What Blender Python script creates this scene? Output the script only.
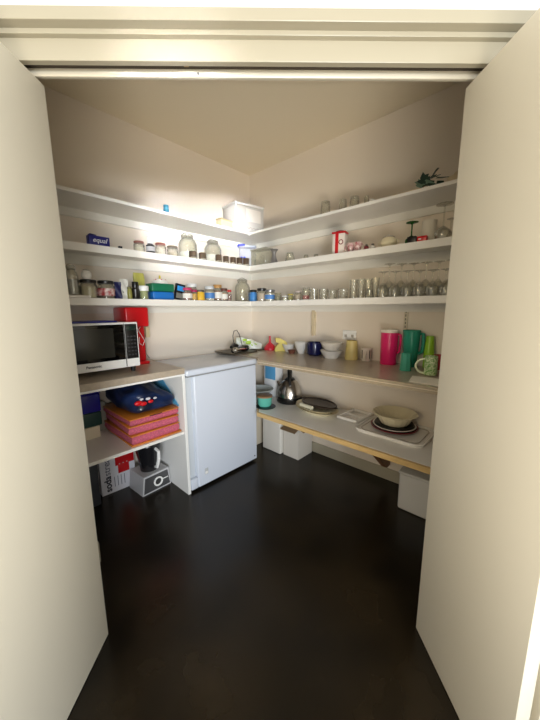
import bpy, bmesh, math, random
from mathutils import Vector, Matrix, Euler
random.seed(7)
sc = bpy.context.scene
for o in list(bpy.data.objects): bpy.data.objects.remove(o)
PI = math.pi
R_ = math.radians

# ---------------------------------------------------------------- camera
cam = bpy.data.cameras.new('camera')
co = bpy.data.objects.new('camera', cam)
sc.collection.objects.link(co)
cam.sensor_fit = 'VERTICAL'; cam.sensor_height = 36.0
cam.lens = 297.33/720*36.0
cam.clip_start = .02
yaw, pit, rol = R_(45-2.0815), R_(9.6956), R_(-.3103)
fw = Vector((math.cos(yaw)*math.cos(pit), math.sin(yaw)*math.cos(pit), -math.sin(pit)))
rt = Vector((math.sin(yaw), -math.cos(yaw), 0)); up = rt.cross(fw)
rt2 = math.cos(rol)*rt + math.sin(rol)*up; up2 = -math.sin(rol)*rt + math.cos(rol)*up
mw = Matrix((rt2, up2, -fw)).transposed().to_4x4()
mw.translation = (-2.1195, -2.2215, 1.2743)
co.matrix_world = mw
sc.camera = co

# ---------------------------------------------------------------- world, light, exposure
sc.view_settings.view_transform = 'Standard'
try: sc.view_settings.look = 'None'
except Exception: pass
sc.view_settings.gamma = 1.0
sc.view_settings.use_curve_mapping = False
sc.view_settings.exposure = 0.78
w = bpy.data.worlds.new('world'); sc.world = w; w.use_nodes = True
bg = w.node_tree.nodes['Background']
bg.inputs[0].default_value = (1.0, .935, .81, 1); bg.inputs[1].default_value = .62

# frame of the diagonal doorway: U runs left to right along it, N points out towards the camera
AX, AY = -1.8454, -1.081
DX, DY = .69218, -.72173
NX, NY = -.72173, -.69218
ANG = math.atan2(DY, DX)
OW = 1.232
def door(u, off, z=0): return Vector((AX+DX*u+NX*off, AY+DY*u+NY*off, z))
def area(name, loc, tgt, sx, sy, power, col, spread=180):
    l = bpy.data.lights.new(name, 'AREA'); l.shape = 'RECTANGLE'; l.size = sx; l.size_y = sy
    l.energy = power; l.color = col; l.spread = R_(spread)
    o = bpy.data.objects.new(name, l); sc.collection.objects.link(o)
    o.location = loc
    o.rotation_euler = (Vector(tgt)-Vector(loc)).to_track_quat('-Z', 'Y').to_euler()
    return o
area('window_light', door(1.9, 6.0, 1.30), door(.6, 0, 1.2), 2.0, 1.5, 180, (.86, .93, 1.0))
area('warm_fill_light', door(-1.6, 2.6, 1.9), door(1.2, .2, 1.2), .6, .6, 9, (1.0, .74, .36))  # added warm fill aimed at the right door, no actual lamp there
area('low_fill_light', door(.75, 2.1, .35), door(.62, -1.9, 2.5), 1.2, .5, 7.5, (1.0, .92, .78), 75)  # added fill from below for the ceiling, stands in for outer floor bounce
area('corner_fill_beam', door(1.15, 3.3, 1.25), (-.83, 0, 1.84), .10, .4, .6, (.94, .97, 1.0), 6.5)  # narrow beam added to make a bright patch on the left wall
area('corner_fill_beam', door(.55, 3.3, 1.25), (-.28, 0, 1.98), .10, .4, .9, (.94, .97, 1.0), 8)  # second added beam, for the bright patch next to the corner

# ---------------------------------------------------------------- materials
def srgb(c):
    if isinstance(c, str): c = tuple(int(c[i:i+2], 16)/255 for i in (0, 2, 4))
    return tuple((x/12.92 if x <= .04045 else ((x+.055)/1.055)**2.4) for x in c)
MC = {}
def mat(name, col, rough=.5, metal=0., spec=.5, noise=0., nscale=20., bump=0., bscale=60., coat=0., alpha=1., stretch=None, col2=None, sub=0.):
    if name in MC: return MC[name]
    m = bpy.data.materials.new(name); m.use_nodes = True; nt = m.node_tree
    b = nt.nodes['Principled BSDF']; c = srgb(col)
    b.inputs['Base Color'].default_value = (*c, 1); b.inputs['Roughness'].default_value = rough
    b.inputs['Metallic'].default_value = metal; b.inputs['Specular IOR Level'].default_value = spec
    b.inputs['Coat Weight'].default_value = coat
    b.inputs['Alpha'].default_value = alpha
    if noise or bump:
        tc = nt.nodes.new('ShaderNodeTexCoord'); mp = nt.nodes.new('ShaderNodeMapping')
        nt.links.new(tc.outputs['Object'], mp.inputs[0])
        if stretch: mp.inputs['Scale'].default_value = stretch
    if noise:
        n = nt.nodes.new('ShaderNodeTexNoise'); n.inputs['Scale'].default_value = nscale; n.inputs['Detail'].default_value = 5
        nt.links.new(mp.outputs[0], n.inputs['Vector'])
        r = nt.nodes.new('ShaderNodeValToRGB'); nt.links.new(n.outputs['Fac'], r.inputs[0])
        c2 = srgb(col2) if col2 else tuple(x*(1-noise) for x in c)
        r.color_ramp.elements[0].position = .35; r.color_ramp.elements[1].position = .65
        r.color_ramp.elements[0].color = (*c2, 1); r.color_ramp.elements[1].color = (*c, 1)
        nt.links.new(r.outputs[0], b.inputs['Base Color'])
    if bump:
        n = nt.nodes.new('ShaderNodeTexNoise'); n.inputs['Scale'].default_value = bscale; n.inputs['Detail'].default_value = 3
        nt.links.new(mp.outputs[0], n.inputs['Vector'])
        bp = nt.nodes.new('ShaderNodeBump'); bp.inputs['Strength'].default_value = bump; bp.inputs['Distance'].default_value = .002
        nt.links.new(n.outputs['Fac'], bp.inputs['Height']); nt.links.new(bp.outputs[0], b.inputs['Normal'])
    MC[name] = m; return m
def glassy(name, tint='f2f4f0', refl=.16, rough=.04, blend=.35, body=0.0, bodycol='e8e8e0'):
    if name in MC: return MC[name]
    m = bpy.data.materials.new(name); m.use_nodes = True; nt = m.node_tree; nt.nodes.clear()
    out = nt.nodes.new('ShaderNodeOutputMaterial')
    t = nt.nodes.new('ShaderNodeBsdfTransparent'); t.inputs[0].default_value = (*srgb(tint), 1)
    g = nt.nodes.new('ShaderNodeBsdfGlossy'); g.inputs['Color'].default_value = (1, 1, 1, 1); g.inputs['Roughness'].default_value = rough
    lw = nt.nodes.new('ShaderNodeLayerWeight'); lw.inputs[0].default_value = blend
    pw = nt.nodes.new('ShaderNodeMath'); pw.operation = 'POWER'; pw.inputs[1].default_value = 2.2
    nt.links.new(lw.outputs['Facing'], pw.inputs[0])
    tm = nt.nodes.new('ShaderNodeMix'); tm.data_type = 'RGBA'; nt.links.new(pw.outputs[0], tm.inputs[0])
    tm.inputs[6].default_value = (*srgb(tint), 1); tm.inputs[7].default_value = (*[x*.42 for x in srgb(tint)], 1)
    nt.links.new(tm.outputs[2], t.inputs[0])
    mt = nt.nodes.new('ShaderNodeMath'); mt.operation = 'MULTIPLY_ADD'; mt.inputs[1].default_value = .6; mt.inputs[2].default_value = refl*.4
    nt.links.new(pw.outputs[0], mt.inputs[0])
    mx = nt.nodes.new('ShaderNodeMixShader'); nt.links.new(mt.outputs[0], mx.inputs[0])
    nt.links.new(t.outputs[0], mx.inputs[1]); nt.links.new(g.outputs[0], mx.inputs[2])
    last = mx
    if body:
        d = nt.nodes.new('ShaderNodeBsdfDiffuse'); d.inputs[0].default_value = (*srgb(bodycol), 1)
        m2 = nt.nodes.new('ShaderNodeMixShader'); m2.inputs[0].default_value = body
        nt.links.new(mx.outputs[0], m2.inputs[1]); nt.links.new(d.outputs[0], m2.inputs[2]); last = m2
    nt.links.new(last.outputs[0], out.inputs[0])
    MC[name] = m; return m

WALL = mat('wall_paint', 'e5dacb', .32, spec=.5, bump=.08, bscale=90)
CEIL = mat('ceiling_paint', 'e8dcc4', .6, bump=.05)
OUTW = mat('outer_wall_paint', 'f0eee8', .6)
DOORM = mat('door_paint', 'e2dccb', .45, bump=.05, bscale=160)
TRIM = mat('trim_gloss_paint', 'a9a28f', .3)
RAIL = mat('track_aluminium', 'd6cfbd', .35, metal=.25)
SHELF = mat('shelf_paint', 'ece9e2', .3)
CLEAT = mat('cleat_paint', 'e6e3da', .35)
LAM = mat('counter_laminate', 'b3a593', .28, noise=.12, nscale=40)
LAMW = mat('white_laminate', 'e9e6e0', .3)
PINE = mat('pine_edge', 'd2b075', .5, noise=.2, nscale=12, stretch=(1, 1, 12))
DWOOD = mat('brown_timber', '8a5a34', .5, noise=.3, nscale=14)
WH = mat('white_plastic', 'eeeeec', .35)
WHE = mat('white_enamel', 'd2d9e6', .22, coat=.3)
BLK = mat('black_plastic', '141414', .3)
BLKG = mat('black_glass', '060606', .06)
DGR = mat('dark_grey', '3a3a3a', .4)
STEEL = mat('brushed_steel', 'b9b4ac', .22, metal=1.)
CHR = mat('chrome', 'd8d8d8', .1, metal=1.)
RED = mat('red_plastic', 'c8141c', .28)
DRED = mat('dark_red', '7c1320', .4)
GLASS = glassy('clear_glass', 'fafaf6', .14, .04, .5, .04, 'f4f2ea')
GLASSD = glassy('grey_glass', 'e6e6de', .2, body=.15)
BROWN = mat('brown_lid', '5a3a26', .4)
CREAM = mat('cream_ceramic', 'e6dcbc', .25)
PORC = mat('white_porcelain', 'efece6', .2)
NAVY = mat('navy', '12174e', .35)

# ---------------------------------------------------------------- mesh helpers
class MB:
    def __init__(s): s.bm = bmesh.new()
    def xf(s, vs, m):
        if m is not None: bmesh.ops.transform(s.bm, matrix=m, verts=vs)
        return s
    def box(s, a, b, bev=0., seg=2, m=None):
        r = bmesh.ops.create_cube(s.bm, size=1.)
        c = [(a[i]+b[i])/2 for i in range(3)]; d = [abs(b[i]-a[i]) for i in range(3)]
        bmesh.ops.scale(s.bm, vec=d, verts=r['verts']); bmesh.ops.translate(s.bm, vec=c, verts=r['verts'])
        vs = r['verts']
        if bev:
            es = list({e for v in vs for e in v.link_edges})
            q = bmesh.ops.bevel(s.bm, geom=es, offset=min(bev, min(d)*.45), segments=seg, affect='EDGES', profile=.5)
            vs = list({v for f in q['faces'] for v in f.verts} | {v for v in vs if v.is_valid})
            seen = set(vs); st = list(vs)
            while st:
                v = st.pop()
                for e in v.link_edges:
                    o = e.other_vert(v)
                    if o not in seen: seen.add(o); st.append(o)
            vs = list(seen)
        return s.xf(vs, m)
    def lathe(s, prof, n=24, sx=1., sy=1., m=None, wav=0., wn=0):
        rings = []; vs = []
        for (r, z) in prof:
            if r < 1e-5:
                v = s.bm.verts.new((0, 0, z)); rings.append([v]); vs.append(v)
            else:
                ring = []
                for k in range(n):
                    a = 2*PI*k/n; rr = r*(1+wav*math.cos(wn*a))
                    v = s.bm.verts.new((rr*math.cos(a)*sx, rr*math.sin(a)*sy, z)); ring.append(v); vs.append(v)
                rings.append(ring)
        for A, B in zip(rings, rings[1:]):
            for k in range(n):
                k2 = (k+1) % n
                if len(A) == 1 and len(B) == 1: continue
                if len(A) == 1: f = (A[0], B[k], B[k2])
                elif len(B) == 1: f = (A[k], A[k2], B[0])
                else: f = (A[k], A[k2], B[k2], B[k])
                try: s.bm.faces.new(f)
                except ValueError: pass
        return s.xf(vs, m)
    def tube(s, pts, r, n=8, m=None, closed=False):
        pts = [Vector(p) for p in pts]; rs = r if isinstance(r, (list, tuple)) else [r]*len(pts)
        rings = []; vs = []; N = len(pts)
        ref = None
        for i, p in enumerate(pts):
            if closed: t = pts[(i+1) % N]-pts[i-1]
            else: t = pts[min(i+1, N-1)]-pts[max(i-1, 0)]
            t.normalize()
            if ref is None: ref = t.orthogonal().normalized()
            ref = (ref - t*ref.dot(t)).normalized(); b = t.cross(ref)
            ring = [s.bm.verts.new(p + (ref*math.cos(2*PI*k/n)+b*math.sin(2*PI*k/n))*rs[i]) for k in range(n)]
            rings.append(ring); vs += ring
        for i in range(N if closed else N-1):
            A, B = rings[i], rings[(i+1) % N]
            for k in range(n):
                s.bm.faces.new((A[k], A[(k+1) % n], B[(k+1) % n], B[k]))
        if not closed:
            s.bm.faces.new(rings[0][::-1]); s.bm.faces.new(rings[-1])
        return s.xf(vs, m)
    def prism(s, poly, z0, z1, m=None):
        a = [s.bm.verts.new((x, y, z0)) for x, y in poly]; b = [s.bm.verts.new((x, y, z1)) for x, y in poly]
        s.bm.faces.new(a[::-1]); s.bm.faces.new(b); n = len(poly)
        for k in range(n): s.bm.faces.new((a[k], a[(k+1) % n], b[(k+1) % n], b[k]))
        return s.xf(a+b, m)
    def ball(s, c, r, sc3=(1, 1, 1), seg=16, m=None):
        q = bmesh.ops.create_uvsphere(s.bm, u_segments=seg, v_segments=seg//2+2, radius=r)
        bmesh.ops.scale(s.bm, vec=sc3, verts=q['verts']); bmesh.ops.translate(s.bm, vec=c, verts=q['verts'])
        return s.xf(q['verts'], m)
    def build(s, name, material, parent=None, smooth=True, loc=None, rz=0.):
        me = bpy.data.meshes.new(name)
        bmesh.ops.recalc_face_normals(s.bm, faces=s.bm.faces)
        s.bm.to_mesh(me); s.bm.free()
        if material: me.materials.append(material)
        if smooth:
            for p in me.polygons: p.use_smooth = True
            try: me.set_sharp_from_angle(angle=R_(35))
            except Exception: pass
        o = bpy.data.objects.new(name, me); sc.collection.objects.link(o)
        if parent is not None: o.parent = parent
        if loc is not None: o.location = loc; o.rotation_euler = (0, 0, rz)
        return o
def tag(o, label, cat, group=None, kind=None):
    o['label'] = label; o['category'] = cat
    if group: o['group'] = group
    if kind: o['kind'] = kind
    return o
def thing(name, label, cat, loc, rz=0., group=None):
    o = bpy.data.objects.new(name, None); o.empty_display_size = .05; sc.collection.objects.link(o)
    o.location = loc; o.rotation_euler = (0, 0, rz)
    return tag(o, label, cat, group)
def struct(mb, name, m, smooth=False, parent=None):
    o = mb.build(name, m, parent, smooth)
    if parent is None: o['kind'] = 'structure'
    return o
def Mt(x=0, y=0, z=0, rx=0, ry=0, rz=0): return Matrix.Translation((x, y, z)) @ Euler((rx, ry, rz)).to_matrix().to_4x4()
def text(name, body, size, material, parent, loc, rot, depth=.0006, bold=0., shear=0.):
    c = bpy.data.curves.new(name, 'FONT'); c.body = body; c.size = size; c.extrude = depth; c.offset = bold; c.shear = shear
    c.align_x = 'CENTER'; c.align_y = 'CENTER'
    t = bpy.data.objects.new(name, c); sc.collection.objects.link(t)
    bpy.context.view_layer.update()
    me = bpy.data.meshes.new_from_object(t.evaluated_get(bpy.context.evaluated_depsgraph_get()))
    bpy.data.objects.remove(t)
    me.materials.clear(); me.materials.append(material)
    o = bpy.data.objects.new(name, me); sc.collection.objects.link(o); o.parent = parent; o.location = loc; o.rotation_euler = rot
    return o
def copytree(o, parent=None):
    c = o.copy(); sc.collection.objects.link(c)
    if parent is not None: c.parent = parent
    for ch in [x for x in bpy.data.objects if x.parent == o]: copytree(ch, c)
    return c

# ================================================================ THE SETTING
FLOOR = mat('polished_concrete', '261e12', .27, spec=.35, noise=.5, nscale=3.2, bump=.05, bscale=30, col2='110d07')
struct(MB().box((-6, -6, -.05), (.1, .1, 0)), 'floor', FLOOR)
CZ = 2.518
struct(MB().box((-2.95, 0, 0), (0, .1, 2.62)), 'wall_left', WALL)
struct(MB().box((0, -3.1, 0), (.1, .1, 2.62)), 'wall_right', WALL)
struct(MB().prism([(-2.9, .05), (.05, .05), (.05, -3.05)], CZ, CZ+.08), 'ceiling', CEIL)
MD = Matrix.Translation((AX, AY, 0)) @ Matrix.Rotation(ANG, 4, 'Z')      # local x along the doorway, local -y outwards
def dbox(mb, u0, u1, o0, o1, z0, z1, bev=0.): return mb.box((u0, -o1, z0), (u1, -o0, z1), bev, m=MD)
mb = MB(); dbox(mb, -1.50, -.10, -.06, .024, 0, 2.9); dbox(mb, OW+.10, 2.72, -.06, .024, 0, 2.9); dbox(mb, -.10, OW+.10, -.06, .024, 1.99, 2.9)
struct(mb, 'wall_front', OUTW)
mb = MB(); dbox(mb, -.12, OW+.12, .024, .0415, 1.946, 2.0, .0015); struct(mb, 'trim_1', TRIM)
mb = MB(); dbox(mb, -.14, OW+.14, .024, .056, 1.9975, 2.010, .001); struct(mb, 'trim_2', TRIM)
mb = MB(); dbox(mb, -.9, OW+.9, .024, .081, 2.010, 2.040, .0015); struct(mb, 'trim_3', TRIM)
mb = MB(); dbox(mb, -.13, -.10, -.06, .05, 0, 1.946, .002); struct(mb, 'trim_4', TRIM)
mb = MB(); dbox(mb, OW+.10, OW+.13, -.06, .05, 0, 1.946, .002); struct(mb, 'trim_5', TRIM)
# bifold track
t = thing('door_track', 'pale aluminium sliding track across the top of the doorway', 'door track', door(OW/2, 0, 1.936), ANG)
t['kind'] = 'structure'
MB().box((-OW/2-.06, .0, 0), (OW/2+.05, .012, .0205), .0015).build('rail', RAIL, t)
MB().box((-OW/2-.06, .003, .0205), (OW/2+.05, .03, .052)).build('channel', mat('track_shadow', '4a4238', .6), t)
MB().lathe([(0, 0), (.003, 0), (.003, .003), (0, .003)], 10, m=Mt(-.17, .0, .008, rx=PI/2)).build('screw', DGR, t)
MB().box((-.21, -.012, .024), (-.195, .0, .034), .002).build('clip', mat('brass_clip', 'a58a5a', .4, metal=.6), t)
# bifold doors folded open at both jambs
def bifold(num, u, sgn):
    r = thing('door_%d' % num, '', 'door', door(u, 0, 0), ANG); del r['label']; del r['category']; r['kind'] = 'structure'
    for k in range(2):
        a = sgn*(.058*k); b = a+sgn*.035
        MB().box((min(a, b), -.434, .004), (max(a, b), .006 if k == 0 else .0, 1.915), .0018).build('door_leaf', DOORM, r)
    for z in (.25, 1.0, 1.7):
        MB().lathe([(0, 0), (.006, 0), (.006, .07), (0, .07)], 10, m=Mt(sgn*.0465, -.02, z)).build('hinge', STEEL, r)
    return r
bifold(1, 0, -1); bifold(2, OW, 1)
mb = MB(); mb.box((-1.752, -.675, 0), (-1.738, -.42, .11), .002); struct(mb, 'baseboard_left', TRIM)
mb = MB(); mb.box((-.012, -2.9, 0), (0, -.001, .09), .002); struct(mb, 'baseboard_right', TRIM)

# ================================================================ SHELVES AND COUNTERS
def lshape(mb, d, z0, z1, xe=-2.5, ye=-2.62, g=0.):
    mb.prism([(0-g, 0-g), (xe, 0-g), (xe, -d), (-d, -d), (-d, ye), (0-g, ye)], z0, z1); return mb
def wall_shelf(d, zt, th, lab, cz0):
    r = thing('wall_shelf', lab, 'shelf', (0, 0, zt), 0, None)
    if th > .03:
        o = lshape(MB(), d-.018, -.018, 0).build('board', SHELF, r, False)
        mb = MB(); mb.prism([(-2.5, -d+.018), (-d+.018, -d+.018), (-d+.018, -2.62), (-d, -2.62), (-d, -d), (-2.5, -d)], -th, 0); mb.build('front_edge', SHELF, r, False)
    else:
        lshape(MB(), d, -th, 0).build('board', SHELF, r, False)
    MB().box((-2.5, -.018, cz0-zt), (0, 0, -.018)).build('cleat', CLEAT, r, False)
    MB().box((-.018, -2.6, cz0-zt), (0, -.018, -.018)).build('cleat', CLEAT, r, False)
    return r
wall_shelf(.308, 1.907, .018, 'highest white corner shelf, thin front edge, carrying the big clear box', 1.842)
wall_shelf(.302, 1.638, .042, 'middle white corner shelf with the row of brown lidded jars', 1.560)
wall_shelf(.305, 1.342, .040, 'lowest white corner shelf crowded with jars and wine glasses', 1.252)
# metal shelf upright and timber bracket on the right wall
r = thing('shelf_upright', 'slotted white metal shelf upright on right wall above teal jug', 'shelf bracket', (0, -1.515, 1.13))
MB().box((-.012, -.012, 0), (0, .012, .14), .001).build('channel', mat('bracket_white', 'cdc3ae', .4), r)
for k in range(5): MB().box((-.0135, -.003, .015+.025*k), (-.0118, .003, .03+.025*k)).build('slot', DGR, r)
o = MB().box((-.022, -.016, -.21), (0, .016, 0), .002).build('timber_block', mat('pale_timber', 'd9c9a8', .5, noise=.15), loc=(0, -.768, 1.262))
tag(o, 'short pale timber block hanging under lowest shelf, right wall', 'timber block')

# right counter
g = .001
r = thing('kitchen_counter', 'long brown laminate counter along right wall', 'counter', (0, 0, .895))
MB().prism([(-g, -g), (-.455, -g), (-.455, -.545), (-.537, -.625), (-.537, -2.25), (-g, -2.25)], -.032, 0).build('worktop', LAM, r, False)
MB().prism([(-.455, -.545), (-.463, -.545), (-.547, -.628), (-.547, -2.25), (-.537, -2.25), (-.537, -.625)], -.036, .0).build('front_edge', mat('laminate_edge', 'a79880', .25, noise=.12, nscale=40), r, False)
MB().box((-.5485, -2.25, -.020), (-.5465, -.63, -.016)).build('edge_strip', mat('edge_light', 'cdbfa6', .3), r, False)
r = thing('lower_shelf', 'white shelf with pine front edge below the right counter', 'shelf', (0, 0, .465))
MB().prism([(-g, -g), (-.455, -g), (-.455, -.545), (-.513, -.60), (-.513, -2.25), (-g, -2.25)], -.030, 0).build('board', LAMW, r, False)
MB().prism([(-.455, -.545), (-.468, -.54), (-.531, -.60), (-.531, -2.25), (-.5135, -2.25), (-.5135, -.605)], -.034, -.002).build('front_edge', PINE, r, False)
MB().box((-.02, -2.4, -.10), (-g, -.02, -.0305)).build('cleat', CLEAT, r, False)
o = MB().prism([(0, 0), (0, -.30), (-.06, -.30), (-.38, -.02), (-.38, 0)], -.02, .02, m=Mt(rx=PI/2)).build('timber_bracket', DWOOD, loc=(-.022, -1.46, .4335))
tag(o, 'brown triangular timber bracket holding up the pine edged shelf', 'bracket')

# left bench unit
r = thing('bench_unit', 'white open cabinet with brown laminate top holding the microwave', 'cabinet', (-1.43, 0, 0))
x0, x1 = -.306, .322
MB().box((x0-.02, -.522, .862), (x1, -.001, .9), .002).build('worktop', LAM, r, False)
MB().box((x1-.02, -.520, 0), (x1, -.001, .861), .0015).build('side_panel', WH, r, False)
MB().box((x0-.02, -.520, 0), (x0, -.001, .861), .0015).build('side_panel', WH, r, False)
MB().box((x0+.0005, -.502, .444), (x1-.0205, -.001, .463), .001).build('shelf_board', LAMW, r, False)
MB().box((x0+.0005, -.52, .85), (x1-.0205, -.50, .8615), .001).build('rail', WH, r, False)

# chest freezer
r = thing('chest_freezer', 'white chest freezer between the bench and the right counter', 'freezer', (-.79, -.27, 0))
MB().box((-.258, -.258, .02), (.326, .245, .835), .010, 3).build('body', WHE, r)
MB().box((-.318, -.272, .842), (.326, .255, .884), .012, 3).build('lid', WHE, r)
MB().box((-.312, -.225, .02), (-.2585, .245, .835), .004).build('side_channel', mat('channel_grey', 'c6ccd2', .35), r)
MB().box((-.312, -.252, .02), (-.2585, -.2255, .10), .004).build('side_channel', WHE, r)
MB().box((-.308, -.262, .834), (.315, .245, .843)).build('seal', mat('seal_grey', '8a8c8e', .6), r)
MB().box((-.312, -.22, 0), (.312, .22, .03)).build('plinth', DGR, r)
MB().box((-.205, -.2605, .10), (-.175, -.2575, .145), .002).build('drain_cover', mat('drain_outline', 'b8bcc0', .4), r)
MB().box((-.201, -.262, .104), (-.179, -.26, .122), .001).build('drain_cover', WH, r)
MB().lathe([(0, 0), (.006, 0), (.005, .003), (0, .003)], 12, m=Mt(.295, -.2575, .055, rx=PI/2)).build('plug', DGR, r)
# power outlets
r = thing('power_outlet', 'white double power outlet on right wall behind yellow tumbler', 'power outlet', (0, -1.10, 1.073))
MB().box((-.010, -.057, -.036), (0, .057, .036), .004).build('plate', WH, r)
for s in (-1, 1):
    MB().box((-.0125, s*.028-.010, -.018), (-.0098, s*.028+.010, .004), .001).build('socket', mat('socket_grey', 'b9b4aa', .4), r)
    MB().box((-.0145, s*.044-.006, .012), (-.0098, s*.044+.006, .026), .001).build('switch', WH, r)
r = thing('power_outlet', 'small dark outlet low on right wall beside timber bracket', 'power outlet', (0, -1.545, .30))
MB().box((-.010, -.022, -.022), (0, .022, .022), .003).build('plate', mat('dark_outlet', '5c4836', .4), r)
MB().box((-.013, -.008, -.008), (-.0095, .008, .008), .002).build('socket', DGR, r)

# ================================================================ GENERIC CONTAINERS
def V(t): return (t[0], t[1], t[2]+.0004), t[3], t[4]/2
def jar(lab, t, lidm=None, content=None, fill=.6, name='glass_jar', cat='jar', group=None, lidh=.18, neck=.85, band=None, bodym=None, n=20):
    loc, H, r = V(t); o = thing(name, lab, cat, loc, 0, group)
    hb = H*(1-lidh) if lidm else H
    MB().lathe([(0, 0), (r*.9, 0), (r, H*.04), (r, hb*.82), (r*neck, hb*.95), (r*neck, hb)] + ([(r*neck*.9, hb), (r*.93, hb*.8), (r*.93, H*.03), (0, H*.03)] if not bodym else [(0, hb)]), n).build('body', bodym or GLASS, o)
    if content: MB().lathe([(0, H*.035), (r*.86, H*.035), (r*.9, H*.06), (r*.9, H*fill), (0, H*fill+.002)], n).build('contents', content, o)
    if band: MB().lathe([(r*1.005, hb*.2), (r*1.012, hb*.2), (r*1.012, hb*.68), (r*1.005, hb*.68)], n).build('paper_label', band, o)
    if lidm: MB().lathe([(0, hb), (r*neck*1.08, hb), (r*neck*1.1, hb+.003), (r*neck*1.1, H-.003), (r*neck*1.04, H), (0, H)], n).build('lid', lidm, o)
    return o
def tumbler(lab, t, m=GLASS, flip=False, name='drinking_glass', cat='glass', group=None, taper=.82, ribs=0):
    loc, H, r = V(t); p = [(0, 0), (r*taper, 0), (r, H), (r*.93, H), (r*taper*.9, H*.06), (0, H*.06)]
    if flip: p = [(a, H-b) for a, b in p]
    o = MB().lathe(p, 20, wav=.03 if ribs else 0, wn=ribs).build(name, m, loc=loc)
    return tag(o, lab, cat, group)
def wineglass_mb(H, r, bowl=.52, foot=.9):
    b = H*(1-bowl)     # upright: foot at 0
    p = [(0, 0), (r*foot, 0), (r*foot, .0015), (r*.35, .005), (.0045, .012), (.0035, b*.6), (.004, b-.004), (r*.45, b+H*bowl*.08), (r*.92, b+H*bowl*.32), (r, b+H*bowl*.5), (r*.9, H*.93), (r*.84, H), (r*.81, H), (r*.86, H*.93), (r*.95, b+H*bowl*.5), (r*.86, b+H*bowl*.34), (r*.3, b+H*bowl*.12), (0, b+H*bowl*.1)]
    return p
def wineglass(lab, t, m=GLASS, flip=True, group=None, bowl=.52, foot=.9, name='wine_glass', cat='wine glass'):
    loc, H, r = V(t); p = wineglass_mb(H, r, bowl, foot)
    if flip: p = [(a, H-b) for a, b in p]
    o = MB().lathe(p, 20).build(name, m, loc=loc)
    return tag(o, lab, cat, group)
def swing_jar(lab, t, content=None, fill=.4, name='swing_top_jar'):
    loc, H, r = V(t); o = thing(name, lab, 'jar', loc)
    MB().lathe([(0, 0), (r*.88, 0), (r, H*.05), (r, H*.6), (r*.8, H*.74), (r*.62, H*.79), (r*.62, H*.86), (r*.58, H*.86), (r*.58, H*.79), (r*.76, H*.73), (r*.95, H*.59), (r*.95, H*.05), (0, H*.03)], 24).build('body', GLASS, o)
    if content: MB().lathe([(0, H*.035), (r*.9, H*.035), (r*.92, H*fill), (0, H*fill)], 20).build('contents', content, o)
    MB().lathe([(0, H*.865), (r*.66, H*.865), (r*.68, H*.92), (r*.5, H*.95), (0, H*.96)], 20).build('lid', GLASSD, o)
    pts = [(r*.72*math.cos(a), 0, H*(.83+.17*max(0, math.sin(a)))) for a in [PI*k/10 for k in range(11)]]
    MB().tube(pts, .0018, 6).build('wire_clasp', STEEL, o)
    MB().tube([(r*.66*math.cos(2*PI*k/20), r*.66*math.sin(2*PI*k/20), H*.83) for k in range(20)], .0018, 6, closed=True).build('wire_ring', STEEL, o)
    return o
def pouch(lab, t, m, m2=None, name='foil_pouch', cat='pouch', rz=0., patchlab=None):
    loc, H, r = V(t); o = thing(name, lab, cat, loc, rz)
    mb = MB(); mb.box((-r, -r*.45, 0), (r, r*.45, H), 0)
    bmesh.ops.subdivide_edges(mb.bm, edges=mb.bm.edges[:], cuts=5, use_grid_fill=True)
    for v in mb.bm.verts:
        f = v.co.z/H; v.co.y *= max(0, 1-f)**.6+.06; v.co.x *= 1-.1*math.sin(f*PI)+.03*math.sin(f*17+v.co.y*90)
        v.co.y += .004*math.sin(v.co.x*150+f*9)
    mb.build('bag', m, o)
    if m2: MB().box((-r*.6, -r*.46, H*.3), (r*.6, -r*.40, H*.7), .002, m=Mt(rx=-.12)).build('printed_panel', m2, o)
    return o
def carton(lab, t, m, dep=.06, name='carton', cat='box', rz=0., bev=.001, group=None, W=None):
    loc, H, r = V(t); w = W or r*2
    o = MB().box((-w/2, -dep/2, 0), (w/2, dep/2, H), bev).build(name, m, loc=loc, rz=rz)
    return tag(o, lab, cat, group)
LEFTF, RIGHTF = 0., -PI/2      # facing turns: left wall things face -y, right wall things face -x

# ================================================================ TOP SHELF
o = jar('tiny blue bottle alone on the left of the highest shelf', (-1.025,-0.260,1.907,0.056,0.038), mat('blue_cap', '3f8fae', .35), None, bodym=mat('blue_bottle', '4a9ab8', .35), name='small_bottle', cat='bottle', lidh=.3)
o = thing('storage_box', 'big cloudy clear plastic box in the corner of the highest shelf', 'storage box', (-.225, -.17, 1.9075), R_(-8))
BOXM = glassy('cloudy_plastic', 'f0f0ee', .2, .25, .3, .62, 'e6e3dc')
MB().box((-.16, -.10, 0), (.13, .11, .225), .006).build('body', BOXM, o)
MB().box((-.165, -.105, .2255), (.135, .115, .243), .006).build('lid', glassy('cloudy_lid', 'f0f0ee', .2, .25, .3, .7, 'efece6'), o)
MB().box((-.06, -.1085, .10), (.09, -.1055, .20), .002).build('panel', mat('panel_grey', 'cfcac0', .4), o)
MB().tube([(-.06+.012*k, -.1015, .05+.008*math.sin(k*2.1)) for k in range(13)], .0015, 5).build('pen_mark', mat('ink', '7a6c64', .6), o)
r = thing('card_box', 'small beige card box in front of the big clear box', 'box', (-0.523,-0.245,1.907,0.087,0.152)[:3], .15)
MB().box((-.06, -.03, 0), (.07, .03, .058), .003).build('body', mat('beige_card', 'd8c9a4', .6), r)
MB().box((-.062, -.032, .0585), (.072, .032, .068), .003).build('lid', mat('beige_card_lid', 'c9b88e', .6), r)
gl = ['glass', 'upturned cup shaped glass, leftmost on the right arm of the highest shelf', 'small upturned glass, second along the right arm of highest shelf', 'wide upturned glass, third along the right arm of highest shelf', 'last small upturned glass beside the white shells, highest shelf']
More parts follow.
